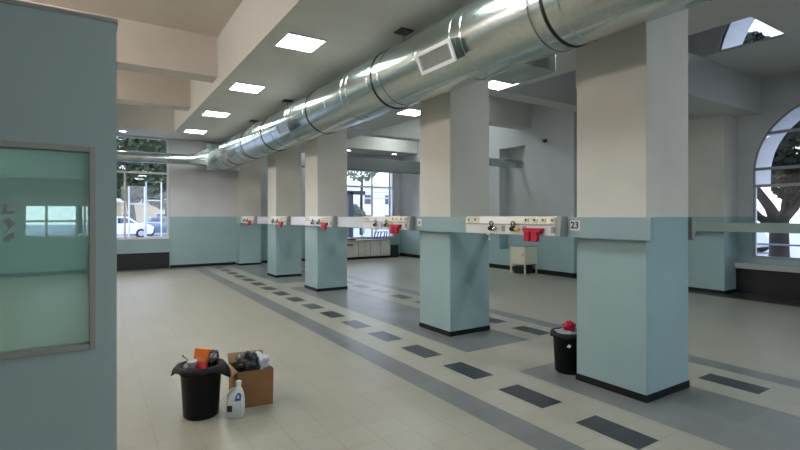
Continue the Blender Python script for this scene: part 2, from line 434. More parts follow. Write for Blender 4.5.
# flat dark duct crossing in front of the kitchen window
t = thing('flat_duct', 'long dark grey boxed duct crossing under the far ceiling before the kitchen window', 'duct', (5.2, 14.36, 3.13))
MB().box(0, 4.94, 0, .25, 0, .42).build('casing', 'blind', t, bevel=.012)
for x in (.5, 1.3): MB().cyl((x, .12, .42), (x, .12, ZC - 3.13), .012, n=8).build('hanger_rod', 'greymetal', t)

# booth partition with green glass -----------------------------------------
YP, PX, PZ = 2.4, .082, 2.385
gx0, gx1, gz0, gz1 = -1.6, .006, .99, 1.845
p = holed_wall('Y', YP, YP + .1, XL, PX, 0, PZ, [(gx0, gx1, gz0, gz1)])
struct(p.build('wall_booth', 'booth'))
t = bpy.data.objects.new('window_6', None); COL.objects.link(t); struct(t); t.location = ((gx0 + gx1) / 2, YP, gz0)
mb = MB(); a = .024
y0, y1 = YP - .012, YP + .07
mb.box(gx0, gx0 + a, y0, y1, gz0, gz1); mb.box(gx1 - a, gx1, y0, y1, gz0, gz1)
mb.box(gx0 + a, gx1 - a, y0, y1, gz0, gz0 + a); mb.box(gx0 + a, gx1 - a, y0, y1, gz1 - a, gz1)
o = mb.build('window_frame', 'alu_dull', None, t.location, bevel=.003); o.parent = t; o.location = (0, 0, 0)
o = MB().box(gx0 + a, gx1 - a, YP + .03, YP + .036, gz0 + a, gz1 - a).build('window_pane', 'greenglass', None, t.location); o.parent = t; o.location = (0, 0, 0)
mb = MB()                                                          # faint dark lettering strokes stuck on the glass
yy0, yy1 = YP + .028, YP + .030
mb.prism([(-.305, 1.60), (-.292, 1.60), (-.292, 1.572), (-.268, 1.572), (-.268, 1.56), (-.305, 1.56)], 'Y', yy0, yy1)
mb.prism([(-.305, 1.53), (-.285, 1.545), (-.265, 1.52), (-.29, 1.49), (-.305, 1.475), (-.285, 1.505)], 'Y', yy0, yy1)
mb.prism([(-.303, 1.465), (-.268, 1.49), (-.268, 1.468), (-.29, 1.448), (-.303, 1.455)], 'Y', yy0, yy1)
o = mb.build('window_sticker', 'grey_plastic', None, t.location); o.parent = t; o.location = (0, 0, 0)
trim(10, MB().box(XL, PX + .004, YP - .004, YP + .104, PZ, PZ + .018), 'alu_dull')

# ------------------------------------------------------------------ ceiling lights
def led(mat):
    t = thing('ceiling_light', '', 'light', (0, 0, 0), 0, 'square LED panels on the lowered ceiling')
    h = .27
    mb = MB(); mb.box(-h, h, -h, -h + .02, -.02, 0); mb.box(-h, h, h - .02, h, -.02, 0); mb.box(-h, -h + .02, -h + .02, h - .02, -.02, 0); mb.box(h - .02, h, -h + .02, h - .02, -.02, 0)
    mb.build('frame', 'white_metal', t)
    MB().box(-h + .02, h - .02, -h + .02, h - .02, -.014, -.002).build('diffuser', mat, t)
    return t
L1 = led('led'); L1.location = (2.34, 6.13, ZS); L1['label'] = 'largest lit square LED panel on the ceiling left of the duct'
for x, y, lab in [(2.34, 8.8, 'second lit square LED panel on the ceiling left of the duct'),
                  (2.34, 11.43, 'third lit square LED panel left of the duct'),
                  (2.34, 14.07, 'farthest lit square LED panel left of the duct, near the far window'),
                  (2.34, 3.47, 'square LED panel overhead left of the duct, nearest that side'),
                  (2.34, .8, 'square LED panel left of the duct by the near end of the hall'),
                  (2.34, -1.87, 'added LED fill panel left of the duct, behind the viewpoint'),  # fill pair added out of view to lift camera-facing sides
                  (6.02, -1.87, 'added LED fill panel right of the duct, behind the viewpoint'),
                  (6.02, 6.15, 'lit square LED panel right of the second column, under the duct'),
                  (6.02, 8.86, 'lit square LED panel between second and third columns beyond the duct'),
                  (6.02, 14.07, 'square LED panel hidden behind the third column'),
                  (6.02, 3.47, 'square LED panel overhead right of the nearest column'),
                  (6.02, .8, 'square LED panel right of the duct by the near end of the hall')]:
    dup(L1, (x, y, ZS), lab)
Lo = led('led_off'); Lo.location = (6.02, 11.46, ZS); Lo['label'] = 'unlit square LED panel with white frame under the far duct, by third column'
def downlight():
    t = thing('downlight', 'round ceiling spotlight above the far left window', 'light', (.66, 15.1, ZS), 0, 'round downlights along the far ceiling')
    MB().lathe([(.085, -.002), (.12, -.002), (.12, -.018), (.085, -.018), (.085, -.002)], 24).build('rim', 'white_metal', t)
    MB().cyl((0, 0, -.014), (0, 0, -.002), .084, n=24).build('lens', 'down', t)
    return t
d = downlight()
dup(d, (7.56, 15.15, ZS), 'left of two round spotlights above the kitchen blind')
dup(d, (9.47, 15.15, ZS), 'right of two round spotlights above the kitchen blind')
dup(d, (6.22, 15.15, ZS), 'round spotlight seen in the slit between third and fourth columns')
# added globes, out of view, throwing warm light from the left hall
def warm_fill():
    t = thing('fill_globe', 'added warm fill globe in the left hall, nearest the booth', 'lamp', (-3.6, 4.3, 4.22), 0, 'added warm fill globes in the left hall')
    MB().lathe([(.0, 0)] + [(.2 * math.sin(a), .2 - .2 * math.cos(a)) for a in [PI * i / 16 for i in range(1, 16)]] + [(.0, .4)], 32).build('globe', 'warm', t)
    MB().cyl((0, 0, .395), (0, 0, .56), .015, n=10).cyl((0, 0, .55), (0, 0, ZC - 4.22), .07, n=20).build('stem', 'white_metal', t)
    return t
h = warm_fill()
for y, s_ in ((7.0, 'before the first beam'), (10.7, 'between the two beams'), (13.3, 'beyond the second beam')):
    dup(h, (-2.7, y, 4.22), 'added warm fill globe in the left hall, ' + s_)
Ld = led('led_fill'); Ld.location = (7.9, 8.1, ZC); Ld['label'] = 'added dim LED fill panel between two beams of the right aisle'  # added out of view to brighten the aisle beam face
for y, s_ in ((10.9, 'nearest'), (13.7, 'farthest')):
    dup(L1, (8.9, y, ZC), 'added LED fill panel on the high ceiling of the right aisle, ' + s_)  # hidden pair added to lighten the right aisle

# ------------------------------------------------------------------ main duct
DX, DZ, DR = 3.3, 3.33, .374
t = thing('air_duct', 'huge round galvanised steel air duct hanging along the columns', 'duct', (DX, 0, DZ - DR))
def loc(y): return (0, y, DR)
joints = [-5.7, -2.86, -.16, 2.54, 5.24, 7.45, 9.95, 11.6, 13.3, 15.05]
def bead(y, r, w=.010, h=.005): return [(r, y - w - .006), (r, y - w), (r + h, y - w * .4), (r + h, y + w * .4), (r, y + w), (r, y + w + .006)]
for a, b in zip(joints[:-1], joints[1:]):
    prof = [(DR, a + .003)] + bead(a + .12, DR, .008, .004) + bead((a + b) / 2 - .38, DR, .008, .004) + bead((a + b) / 2 - .22, DR, .012, .008) + bead((a + b) / 2 + .35, DR, .008, .003) + bead(b - .15, DR, .008, .004) + [(DR, b - .003)]
    MB().lathe(prof, 72, (0, 0, DR), 'Y').build('duct_section', 'galv', t)
for j in joints[1:-1]:
    MB().lathe([(DR - .004, j - .011), (DR + .008, j - .011), (DR + .008, j + .011), (DR - .004, j + .011)], 72, (0, 0, DR), 'Y', smooth=False).build('gasket_ring', 'gasket', t)
zt = ZS - (DZ - DR)
for y in (5.05, 9.36, 11.79, 2.7, .2):
    mb = MB(); mb.cyl((.0, y, 2 * DR - .01), (.0, y, zt - .015), .012, n=10)
    mb.lathe([(DR + .002, y - .02), (DR + .006, y - .02), (DR + .006, y + .02), (DR + .002, y + .02)], 48, (0, 0, DR), 'Y', smooth=False)
    hg = mb.build('hanger', 'galv', t)
    MB().box(-.09, .09, y - .09, y + .09, zt - .02, zt).build('anchor_plate', 'dark', hg)
# end plenum box
MB().box(-.47, .43, 15.04, 15.36, .02, .74).build('end_plenum', 'galv', t, bevel=.006)
MB().box(-.50, .46, 15.0, 15.04, -.01, .77).build('end_flange', 'galv', t)
def grille(y, ang, side, lab=None, white=True, wd=.56, ht=.22):
    """outlet with a sheet-metal collar on the duct, tilted; side -1 faces the hall, +1 the right aisle"""
    R0, R1 = DR - .03, DR + .10
    n = Vector((side * math.cos(ang), 0, -math.sin(ang))); u = Vector((0, 1, 0)); v = n.cross(u) * (1 if side < 0 else -1)
    o = Vector((0, y, DR))
    def P(a, b, r): return o + u * a + v * b + n * r
    mb = MB(); hw, hh = wd / 2 - .02, ht / 2 - .015
    mb.hexa([P(-hw, -hh, R0), P(hw, -hh, R0), P(hw, hh, R0), P(-hw, hh, R0), P(-hw, -hh, R1), P(hw, -hh, R1), P(hw, hh, R1), P(-hw, hh, R1)])
    col = mb.build('outlet_collar', 'galv', t)
    mb = MB(); f = .035
    def bar(a0, a1, b0, b1, r0, r1, m=0):
        mb.hexa([P(a0, b0, r0), P(a1, b0, r0), P(a1, b1, r0), P(a0, b1, r0), P(a0, b0, r1), P(a1, b0, r1), P(a1, b1, r1), P(a0, b1, r1)], m)
    W, H = wd / 2, ht / 2
    bar(-W, W, -H, -H + f, R1, R1 + .02); bar(-W, W, H - f, H, R1, R1 + .02); bar(-W, -W + f, -H + f, H - f, R1, R1 + .02); bar(W - f, W, -H + f, H - f, R1, R1 + .02)
    mb.build('grille_frame', 'white_metal' if white else 'galv', col)
    mb = MB()
    for i in range(9):
        b = -H + f + (2 * H - 2 * f) * (i + .5) / 9; bar(-W + f, W - f, b - .004, b + .004, R1 + .001, R1 + .014)
    for i in range(7):
        a = -W + f + (2 * W - 2 * f) * (i + .5) / 7; bar(a - .003, a + .003, -H + f, H - f, R1 + .0, R1 + .006)
    mb.build('louvres', 'alu', col)
grille(3.80, math.radians(24), -1); grille(8.35, math.radians(24), -1, white=False); grille(12.85, math.radians(24), -1, white=False)
MB().box(.04, .46, 3.06, 3.62, -.006, .20).build('outlet_box', 'galv', t, bevel=.004)
# thin duct along the far wall
t2 = thing('branch_duct', 'thin round galvanised duct running along the far wall to the left window', 'duct', (1.0, 15.02, 3.05))
MB().cyl((-6.9, 0, .15), (1.35, 0, .15), .15, n=32).build('pipe', 'galv', t2)
for x in (-1.2, -.05, .9): MB().cyl((x - .015, 0, .15), (x + .015, 0, .15), .158, n=32).build('joint_band', 'galv', t2)
mb = MB(); n = 32; vs = []
for i in range(n):
    a = 2 * PI * i / n; vs.append((1.35, .15 * math.cos(a), .15 + .15 * math.sin(a)))
for i in range(n):
    a = 2 * PI * i / n; k = 1 / max(abs(math.cos(a)), abs(math.sin(a))); vs.append((1.812, .24 * math.cos(a) * k, .25 + .24 * math.sin(a) * k))
mb.add(vs, [(i, (i + 1) % n, n + (i + 1) % n, n + i) for i in range(n)])
mb.build('reducer', 'galv', t2)
# small duct in the right aisle
t3 = thing('aisle_duct', 'short grey round duct entering the niche of the right wall', 'duct', (8.2, 9.8, 2.95))
pts = [(0, 0, 1.85), (0, 0, .55)] + [(.4 - .4 * math.cos(a), 0, .52 - .4 * math.sin(a)) for a in [PI / 2 * i / 8 for i in range(1, 9)]] + [(2.3, 0, .12)]
MB().tube(pts, .12, 24).build('pipe', 'galv', t3)
MB().cyl((1.6, 0, .12), (1.65, 0, .12), .128, n=24).build('joint_band', 'galv', t3)

# ------------------------------------------------------------------ service rails and wall panels
r = thing('service_rail', 'long turquoise service rail bridging the left faces of all the columns', 'rail', (XA - .08, 2.14, 1.35))
MB().box(0, .064, 0, 13.2, 0, .195).build('channel', 'turq', r, bevel=.006)
for a_, b_ in ((6.88, 7.98), (9.40, 10.46), (11.95, 13.10)):  # pale strips laid flat on the rail between panels
    MB().box(-.012, 0, a_ - 2.14, b_ - 2.14, .01, .185).build('pale_strip', 'lilac_strip', r, bevel=.004)
r = thing('service_rail', 'grey-ended service rail on the right faces of the columns', 'rail', (XB + .016, 2.19, 1.34))
MB().box(0, .04, .06, 10.3, 0, .20).build('channel', 'turq', r, bevel=.005)
MB().box(-.01, .05, 0, .06, -.005, .205).build('end_cap', 'grey_plastic', r, bevel=.006)
r = thing('wall_rail', 'pale service rail crossing the arched window on the right', 'rail', (10.40, 4.0, 1.25))
MB().box(0, .085, -7, 1.28, 0, .18).build('channel', plain('rail_pale', (.36, .45, .40), .4), r, bevel=.005)

def panel():
    t = thing('gas_outlet_unit', '', 'outlet unit', (0, 0, 0), 0, 'white service panels on the turquoise rail')
    Ln, W, H = 1.35, .11, .19
    MB().prism([(.012, .0), (W, .0), (W, H), (.03, H), (.012, H - .075)], 'Y', .055, Ln).build('body', 'white_plastic', t, bevel=.004)
    MB().prism([(.002, .004), (.03, H + .006), (W, H + .006), (W, -.004), (.002, -.004)], 'Y', 0, .055).build('end_cap', 'grey_plastic', t, bevel=.004)
    for a, b in ((.06, .60), (1.12, Ln)):
        MB().prism([(.0115, H - .075), (.007, H - .072), (.025, H - .004), (.03, H)], 'Y', a, b).build('outlet_strip', 'cream_plastic', t)
    for y in (.09, .20, .31, .42, 1.18, 1.29):
        o = MB().box(.004, .016, y - .03, y + .03, H - .062, H - .014).build('outlet', 'cream_plastic', t, bevel=.003)
        MB().cyl((.002, y, H - .036), (.012, y, H - .036), .012, n=12).build('socket_hole', 'dark', o)
    MB().box(.006, .014, .06, Ln - .01, H - .088, H - .08).build('groove_trim', 'grey_plastic', t)
    for y in (.05 + .03, .44, .74):
        MB().box(.002, .014, y - .022, y + .022, .03, .09).build('socket_plate', 'grey_plastic', t, bevel=.003)
    for y, m2 in ((.90, 'chrome'), (.58, 'yellow')):
        vb = MB(); vb.cyl((.012, y, .06), (-.035, y, .06), .026, n=16); vb.cyl((-.035, y, .06), (-.05, y, .06), .018, n=16)
        v = vb.build('gas_valve', 'dark', t)
        MB().tube([(-.012, y + .026 * math.cos(a), .112 + .026 * math.sin(a)) for a in [2 * PI * i / 20 for i in range(20)]], .006, 8, closed=True).build('pull_ring', 'dark', v)
        MB().cyl((-.02, y - .02, .06), (-.02, y - .075, .06), .012, n=12).cyl((-.02, y - .055, .06), (-.02, y - .075, .06), .022, n=12).build('hose_nozzle', m2, v)
    MB().tube([(.05, .99, .0), (.05, .99, -.03), (.05, 1.0, -.06), (.05, .985, -.075)], .008, 8).box(.03, .07, .965, 1.02, -.018, 0).build('hook', 'white_plastic', t)
    return t
def holder(t0, lab):
    t = thing('red_holder', lab, 'holder', (t0[0], t0[1], t0[2]), 0, 'red plastic holders hanging from the service panels')
    MB().prism([(.15, .075), (.15, .058), (.165, .045), (.17, .025), (.185, .03), (.39, .045), (.40, .06), (.385, .075)], 'X', -.045, .0085).build('crossbar', 'red', t, bevel=.006)
    for y in (.205, .30):
        MB().prism([(y, .045), (y - .003, -.05), (y + .008, -.058), (y + .066, -.058), (y + .077, -.05), (y + .074, .045)], 'X', -.05, -.004).build('tab', 'red', t, bevel=.008)
    return t
P1 = panel(); PXF, PZF = XA - .08 - .11, 1.36
spots = [(2.945, 'white service panel with valves left of the number 23 plate', 'red double-tab holder hanging from the panel beside number 23'),
         (5.495, 'white service panel in front of the kitchen window', 'red holder hanging before the kitchen window'),
         (8.02, 'white service panel at the third column', 'red holder on the panel at the third column'),
         (10.51, 'white service panel at the fourth column', 'red holder on the panel at the fourth column'),
         (13.14, 'farthest white service panel, by the far wall pilaster', 'farthest red holder, before the far wall pilaster')]
for i, (y, la, lb) in enumerate(spots):
    if i == 0: P1.location = (PXF, y, PZF); P1['label'] = la; H1 = holder((PXF, y + .03, PZF), lb)
    else: dup(P1, (PXF, y, PZF), la); dup(H1, (PXF, y + .03, PZF), lb)

# number plates
def text_mesh(body, size):
    cu = bpy.data.curves.new('digits', 'FONT'); cu.body = body; cu.size = size; cu.align_x = 'CENTER'; cu.align_y = 'CENTER'; cu.extrude = .0012; cu.offset = .0018
    o = bpy.data.objects.new('digits_tmp', cu); COL.objects.link(o)
    dg = bpy.context.evaluated_depsgraph_get(); me = bpy.data.meshes.new_from_object(o.evaluated_get(dg))
    bpy.data.objects.remove(o); return me
t = thing('number_plate', 'small white plate reading 23 on the turquoise rail', 'sign', (XA - .08, 2.855, 1.415))
MB().box(-.006, .002, -.055, .055, 0, .10).build('plate', 'white_plastic', t, bevel=.002)
me = text_mesh('23', .088); me.materials.clear(); me.materials.append(M['ink'])
o = bpy.data.objects.new('digits', me); COL.objects.link(o); o.parent = t
o.location = (-.0075, 0, .05); o.rotation_euler = (PI / 2, 0, -PI / 2)
t = thing('number_plate', 'small pale plate on the rail at the second column', 'sign', (XA - .08, 5.38, 1.415))
MB().box(-.006, .002, -.05, .05, 0, .10).build('plate', 'white_plastic', t, bevel=.002)
MB().box(-.008, -.005, -.025, .02, .03, .07).build('mark', 'grey_plastic', t)

# ------------------------------------------------------------------ bins and rubbish
def bin_(locn, label, bag='bagblack', ears=True):
    t = thing('waste_bin', label, 'bin', locn)
    MB().lathe([(.0, .0), (.120, .0), (.130, .012), (.150, .355), (.162, .36), (.162, .388), (.146, .388), (.12, .03), (.0, .03)], 40).build('body', 'binblack', t)
    # liner folded over the rim
    n = 56; vs = []; rows = []
    for k, (r, z) in enumerate([(.115, .32), (.142, .375), (.150, .398), (.169, .394), (.172, .372), (.174, .360)]):
        row = []
        for i in range(n):
            a = 2 * PI * i / n
            w = noise.noise(Vector((math.cos(a) * 3, math.sin(a) * 3, k * .35 + locn[1])))
            rr = r + .010 * w; zz = z
            if k >= 4: zz -= .02 * (w + .3)
            if ears and k >= 3:
                for ea in (math.radians(-33 + 180), math.radians(-33)):
                    dd = math.cos(a - ea)
                    if dd > .80: e = ((dd - .80) / .20) ** 2; rr += e * (.014, .045, .052)[k - 3]; zz -= e * (.0, .012, .045)[k - 3]
            row.append((rr * math.cos(a), rr * math.sin(a), zz))
        vs += row
    fs = [(k * n + i, k * n + (i + 1) % n, (k + 1) * n + (i + 1) % n, (k + 1) * n + i) for k in range(5) for i in range(n)]
    o = MB().add(vs, fs, 0, True).build('liner', bag, t)
    s = o.modifiers.new('thick', 'SOLIDIFY'); s.thickness = .004; s.offset = 1
    MB().blob((0, 0, .31), (.112, .112, .035), .25, 2.5, 3.3).build('liner_fill', bag, t)
    return t
B1 = (.704, 3.975, 0)
bin_(B1, 'black waste bin with floppy liner, left of the cardboard box')
RT = math.radians(-32.7)
def at(b, r, f, z):                    # right / away from the viewer's side, for arranging rubbish in a bin
    return (b[0] + r * math.cos(RT) - f * math.sin(RT), b[1] + r * math.sin(RT) + f * math.cos(RT), b[2] + z)
def rot(o, rx, ry, rz): o.rotation_euler = (rx, ry, rz); return o
o = MB().box(-.058, .058, -.02, .02, -.05, .065).build('carton', 'orange', None, bevel=.003); o.location = at(B1, -.015, .05, .435); rot(o, -.15, .1, RT)
tag(o, 'orange carton sticking out of the black bin', 'carton')
o = MB().box(-.035, .035, -.021, -.0195, -.03, .0).build('print', plain('carton_print', (.75, .30, .12), .5), o)
mb = MB().lathe([(.0, 0), (.028, 0), (.036, .085), (.038, .087), (.035, .084), (.0, .01)], 24)
o = mb.build('paper_cup', 'white_plastic'); o.location = at(B1, -.04, -.05, .352); rot(o, .1, -.1, 0); tag(o, 'white cup among the rubbish in the black bin', 'cup')
mb = MB().blob((0, 0, 0), (.045, .04, .042), .35, 2.0, 1.7)
o = mb.build('crumpled_wrapper', 'red'); o.location = at(B1, .02, -.05, .385); tag(o, 'crumpled red wrapper in the left black bin', 'wrapper')
mb = MB().lathe([(.0, 0), (.036, 0), (.04, .01), (.04, .085), (.03, .105), (.030, .12), (.026, .12), (.026, .1), (.036, .082), (.036, .006), (.0, .006)], 24)
o = mb.build('jar', glassmat('clear_plastic', (.72, .75, .75)), None); o.location = at(B1, .065, .035, .37); rot(o, .0, .25, 0); tag(o, 'clear plastic jar at the right rim of the black bin', 'jar')
o = MB().blob((0, 0, 0), (.05, .045, .035), .4, 2.2, 5.1).build('crumpled_film', 'lilac'); o.location = at(B1, -.085, -.01, .37); tag(o, 'crumpled grey film at the left edge of the black bin', 'wrapper')
mb = MB().tube([(-.03, 0, -.04), (-.01, 0, .03), (-.05, 0, .075)], .004, 8).blob((-.055, 0, .08), (.009, .009, .009), .1, 2, 1, 2)
o = mb.build('stick', 'cardin'); o.location = at(B1, -.10, .04, .375); tag(o, 'thin stick with knob poking left from the black bin', 'stick')

B2 = (4.0, 3.10, 0)
bin_(B2, 'black waste bin with red wrapper behind the nearest column', 'bagblack', False)
o = MB().blob((0, 0, 0), (.135, .135, .03), .3, 2.6, 8.2).build('crumpled_bag', 'lilac'); o.location = (B2[0], B2[1], .385); tag(o, 'crumpled lilac film bag topping the bin behind the nearest column', 'bag')
o = MB().blob((0, 0, 0), (.062, .055, .058), .32, 1.5, 2.2, 4).build('crumpled_wrapper', 'red'); o.location = (B2[0] + .005, B2[1] - .01, .45); tag(o, 'shiny red wrapper lying on the bin behind the nearest column', 'wrapper')
o = MB().prism([(-.02, -.012), (.012, -.018), (.022, .006), (.0, .016)], 'Y', -.003, .003).build('sticker', 'white_metal'); 
bp_ = bpy.data.objects['waste_bin.001']; o.parent = bp_; o.location = (-.1215, -.0965, .29); o.rotation_euler = (-.06, 0, -.9)

# cardboard box, garbage bag, white bag
bx = [(.975, 3.925), (1.245, 3.885), (1.255, 4.165), (.968, 4.205)]; cx, cy = 1.11, 4.05; H = .295
t = thing('cardboard_box', 'open brown cardboard box holding a dark garbage bag', 'box', (cx, cy, 0))
mb = MB(); th = .006
lo = [(x - cx, y - cy) for x, y in bx]; hi = [(x * 1.03, y * 1.03) for x, y in lo]
ilo = [(x * .955, y * .955) for x, y in lo]; ihi = [(x * .965, y * .965) for x, y in hi]
for i in range(4):
    j = (i + 1) % 4
    mb.hexa([(*lo[i], 0), (*lo[j], 0), (*ilo[j], 0), (*ilo[i], 0), (*hi[i], H), (*hi[j], H), (*ihi[j], H), (*ihi[i], H)])
mb.hexa([(*lo[0], .0), (*lo[1], .0), (*lo[2], .0), (*lo[3], .0), (*lo[0], .008), (*lo[1], .008), (*lo[2], .008), (*lo[3], .008)])
mb.build('carton_body', 'cardboard', t)
for a, b, dz, out in ((3, 0, -.03, .05), (2, 3, .07, .05)):
    pa, pb = Vector((*hi[a], H)), Vector((*hi[b], H)); nrm = Vector(((pa + pb) / 2).xy.to_3d()).normalized()
    q = [pa, pb, pb + nrm * out + Vector((0, 0, dz)), pa + nrm * out + Vector((0, 0, dz))]
    mb = MB(); k = Vector((0, 0, .004)); mb.hexa(q + [v + k for v in q]); mb.build('flap', 'cardin', t)
mb = MB().blob((0, 0, 0), (.092, .095, .115), .38, 1.8, 4.4, 4)
o = mb.build('garbage_bag', 'baggrey'); o.location = (1.085, 4.04, .305); tag(o, 'crumpled dark grey garbage bag in the cardboard box', 'bag')
o = MB().blob((0, 0, 0), (.068, .08, .10), .4, 1.6, 6.4, 4).build('plastic_bag', 'bagwhite'); o.location = (1.20, 4.03, .285); tag(o, 'translucent white plastic bag at the right of the cardboard box', 'bag')
# white jug
t = thing('jug', 'white plastic jug with blue labels on the floor before the box', 'jug', (.925, 3.80, 0), math.radians(-25))
def rrect(w, d, n=6, r=.02):
    out = []
    for cx_, cy_, a0 in ((w - r, d - r, 0), (-w + r, d - r, 90), (-w + r, -d + r, 180), (w - r, -d + r, 270)):
        for i in range(n + 1):
            a = math.radians(a0 + 90 * i / n); out.append((cx_ + r * math.cos(a), cy_ + r * math.sin(a)))
    return out
vs = []; lev = [(.058, .040, 0, 0, .012), (.064, .045, .006, 0, .02), (.064, .045, .12, 0, .02), (.060, .043, .15, 0, .02), (.045, .036, .19, .008, .02), (.022, .022, .22, .02, .018), (.016, .016, .235, .022, .014), (.016, .016, .245, .022, .014)]
for w_, d_, z, sh, rr in lev: vs += [(x + sh, y, z) for x, y in rrect(w_, d_, 6, min(rr, w_ * .95, d_ * .95))]
n = 28; fs = [(k * n + i, k * n + (i + 1) % n, (k + 1) * n + (i + 1) % n, (k + 1) * n + i) for k in range(len(lev) - 1) for i in range(n)]
fs += [tuple(reversed(range(n))), tuple(range((len(lev) - 1) * n, len(lev) * n))]
MB().add(vs, fs, 0, True).build('bottle', 'jug', t)
MB().cyl((.022, 0, .243), (.022, 0, .272), .021, n=20).build('cap', 'jug', t)
MB().tube([(.0, 0, .215), (-.035, 0, .205), (-.058, 0, .17), (-.058, 0, .125), (-.05, 0, .11)], .010, 10).build('handle', 'jug', t)
MB().prism([(-.0, .13), (.045, .135), (.05, .18), (.03, .195), (.01, .175)], 'Y', -.047, -.038).build('label', 'blue', t)
MB().prism([(.016, .15), (.036, .15), (.036, .178), (.02, .178)], 'Y', -.0485, -.0465).build('label_mark', 'ltblue', t)
MB().prism([(-.055, .05), (-.018, .05), (-.018, .098), (-.055, .098)], 'Y', -.047, -.040).build('label', 'ink', t)
MB().tube([(-.058, 0, .1), (-.09, .01, .13), (-.12, .02, .15)], .003, 6).build('tube', 'jug', t)

# ------------------------------------------------------------------ small cream cabinet by the right wall
t = thing('cabinet', 'small cream metal cabinet on legs against the right wall', 'cabinet', (9.9, 9.14, 0))
MB().box(-.24, .24, -.27, .27, .26, .73).build('body', 'cream_plastic', t, bevel=.006)
for x in (-.22, .22):
    for y in (-.25, .25): MB().box(x - .02, x + .02, y - .02, y + .02, 0, .262).build('leg', 'cream_plastic', t)
dr = MB().box(-.255, -.24, -.25, .25, .28, .71).build('door', 'cream_plastic', t, bevel=.004)
MB().box(-.27, -.255, -.22, -.20, .48, .56).build('handle', 'chrome', dr)
MB().box(-.245, .245, -.275, .275, .73, .75).build('top', 'worktop', t, bevel=.004)
o = MB().box(9.72, 10.06, 8.95, 9.33, 0, .2).build('black_block', 'dark', None, (9.89, 9.14, 0), bevel=.01); tag(o, 'black crate on the floor beneath the small cream cabinet', 'block')  # plain black block filling the space between the legs
# security camera on the beam
t = thing('security_camera', 'small black security camera high on the right wall', 'camera', (10.15, 8.58, 3.58))
MB().box(-.03, 0, -.03, .03, -.03, .03).build('mount', 'dark', t)
MB().cyl((-.03, .0, 0), (-.09, -.03, -.015), .012, n=10).build('arm', 'dark', t)
MB().cyl((-.07, .02, -.015), (-.14, -.10, -.04), .045, n=16).build('housing', 'dark', t)

# ------------------------------------------------------------------ kitchen counter
def unit(x0, x1, label, kind):
    t = thing('base_cabinet', label, 'cabinet', (x0, YF - .58, 0), 0, 'pale base cabinets under the kitchen window')
    w = x1 - x0
    MB().box(.005, w - .005, .02, .56, .09, .655).build('carcass', 'counter', t)
    MB().box(.02, w - .02, .06, .54, 0, .09).build('plinth', 'black', t)
    if kind == 'drawers':
        for i in range(4):
            z0 = .10 + i * .139
            d = MB().box(.01, w - .01, 0, .02, z0, z0 + .133).build('drawer', 'counter', t, bevel=.003)
            MB().box(w / 2 - .05, w / 2 + .05, -.02, 0, z0 + .09, z0 + .102).build('handle', 'chrome', d)
    else:
        d = MB().box(.01, w - .01, 0, .02, .10, .65).build('door', 'counter', t, bevel=.003)
        MB().box(w - .06, w - .045, -.02, 0, .50, .60).build('handle', 'chrome', d)
    if kind == 'tag':
        MB().box(w * .28, w * .72, -.004, 0.0, .49, .56).build('notice', plain('notice_red', (.35, .02, .03), .5), t)
    return t
unit(7.22, 8.00, 'left base cabinet with a dark red notice on its door', 'tag')
unit(8.00, 8.50, 'base cabinet of four drawers under the kitchen window', 'drawers')
unit(8.50, 8.93, 'plain pale base cabinet right of the drawers', 'door')
unit(8.93, 9.36, 'rightmost pale base cabinet, next to the black tub', 'door')
o = MB().box(7.18, 9.40, YF - .62, YF - .01, .657, .70).build('worktop', 'worktop', None, (8.3, YF - .3, .657), bevel=.006); tag(o, 'grey stone worktop along the kitchen window', 'worktop')
t = thing('tap', 'white gooseneck tap on the worktop', 'tap', (8.35, YF - .18, .70))
MB().cyl((0, 0, 0), (0, 0, .05), .03, n=16).build('base', 'steelpale', t)
MB().tube([(0, 0, .05), (0, 0, .30)] + [(0, -.09 + .09 * math.cos(a), .30 + .09 * math.sin(a)) for a in [PI * i / 10 for i in range(1, 11)]] + [(0, -.18, .24)], .016, 12).build('spout', 'steelpale', t)
MB().cyl((.0, 0, .07), (.09, 0, .12), .010, n=10).build('lever', 'steelpale', t)
t = thing('dish_rack', 'mauve dish rack of slanted bars on the worktop', 'rack', (9.08, YF - .32, .70))
MB().box(-.30, .30, -.12, .12, 0, .02).build('tray', 'mauve', t)
for x in (-.26, -.13, .0, .16, .26):
    MB().tube([(x - .03, 0, .02), (x + .03, 0, .26)], .022, 8).build('bar', 'mauve', t)
MB().box(-.28, .30, -.02, .02, .255, .28).build('top_bar', 'mauve', t)
o = MB().box(7.55, 7.95, YF - .5, YF - .3, .70, .745).build('tray', plain('dark_red', (.20, .03, .05), .5), None, (7.75, YF - .4, .70), bevel=.01); tag(o, 'dark red tray at the left end of the worktop', 'tray')
t = thing('tub', 'black open tub on the floor beside the base cabinets', 'bin', (9.54, YF - .42, 0))
mb = MB(); mb.box(-.15, .15, -.17, .17, 0, .02); mb.box(-.16, -.14, -.18, .18, .02, .46); mb.box(.14, .16, -.18, .18, .02, .46); mb.box(-.14, .14, -.18, -.16, .02, .46); mb.box(-.14, .14, .16, .18, .02, .46)
mb.build('body', 'dark', t); MB().box(-.17, .17, -.19, .19, .46, .48).build('lid', 'dark', t)

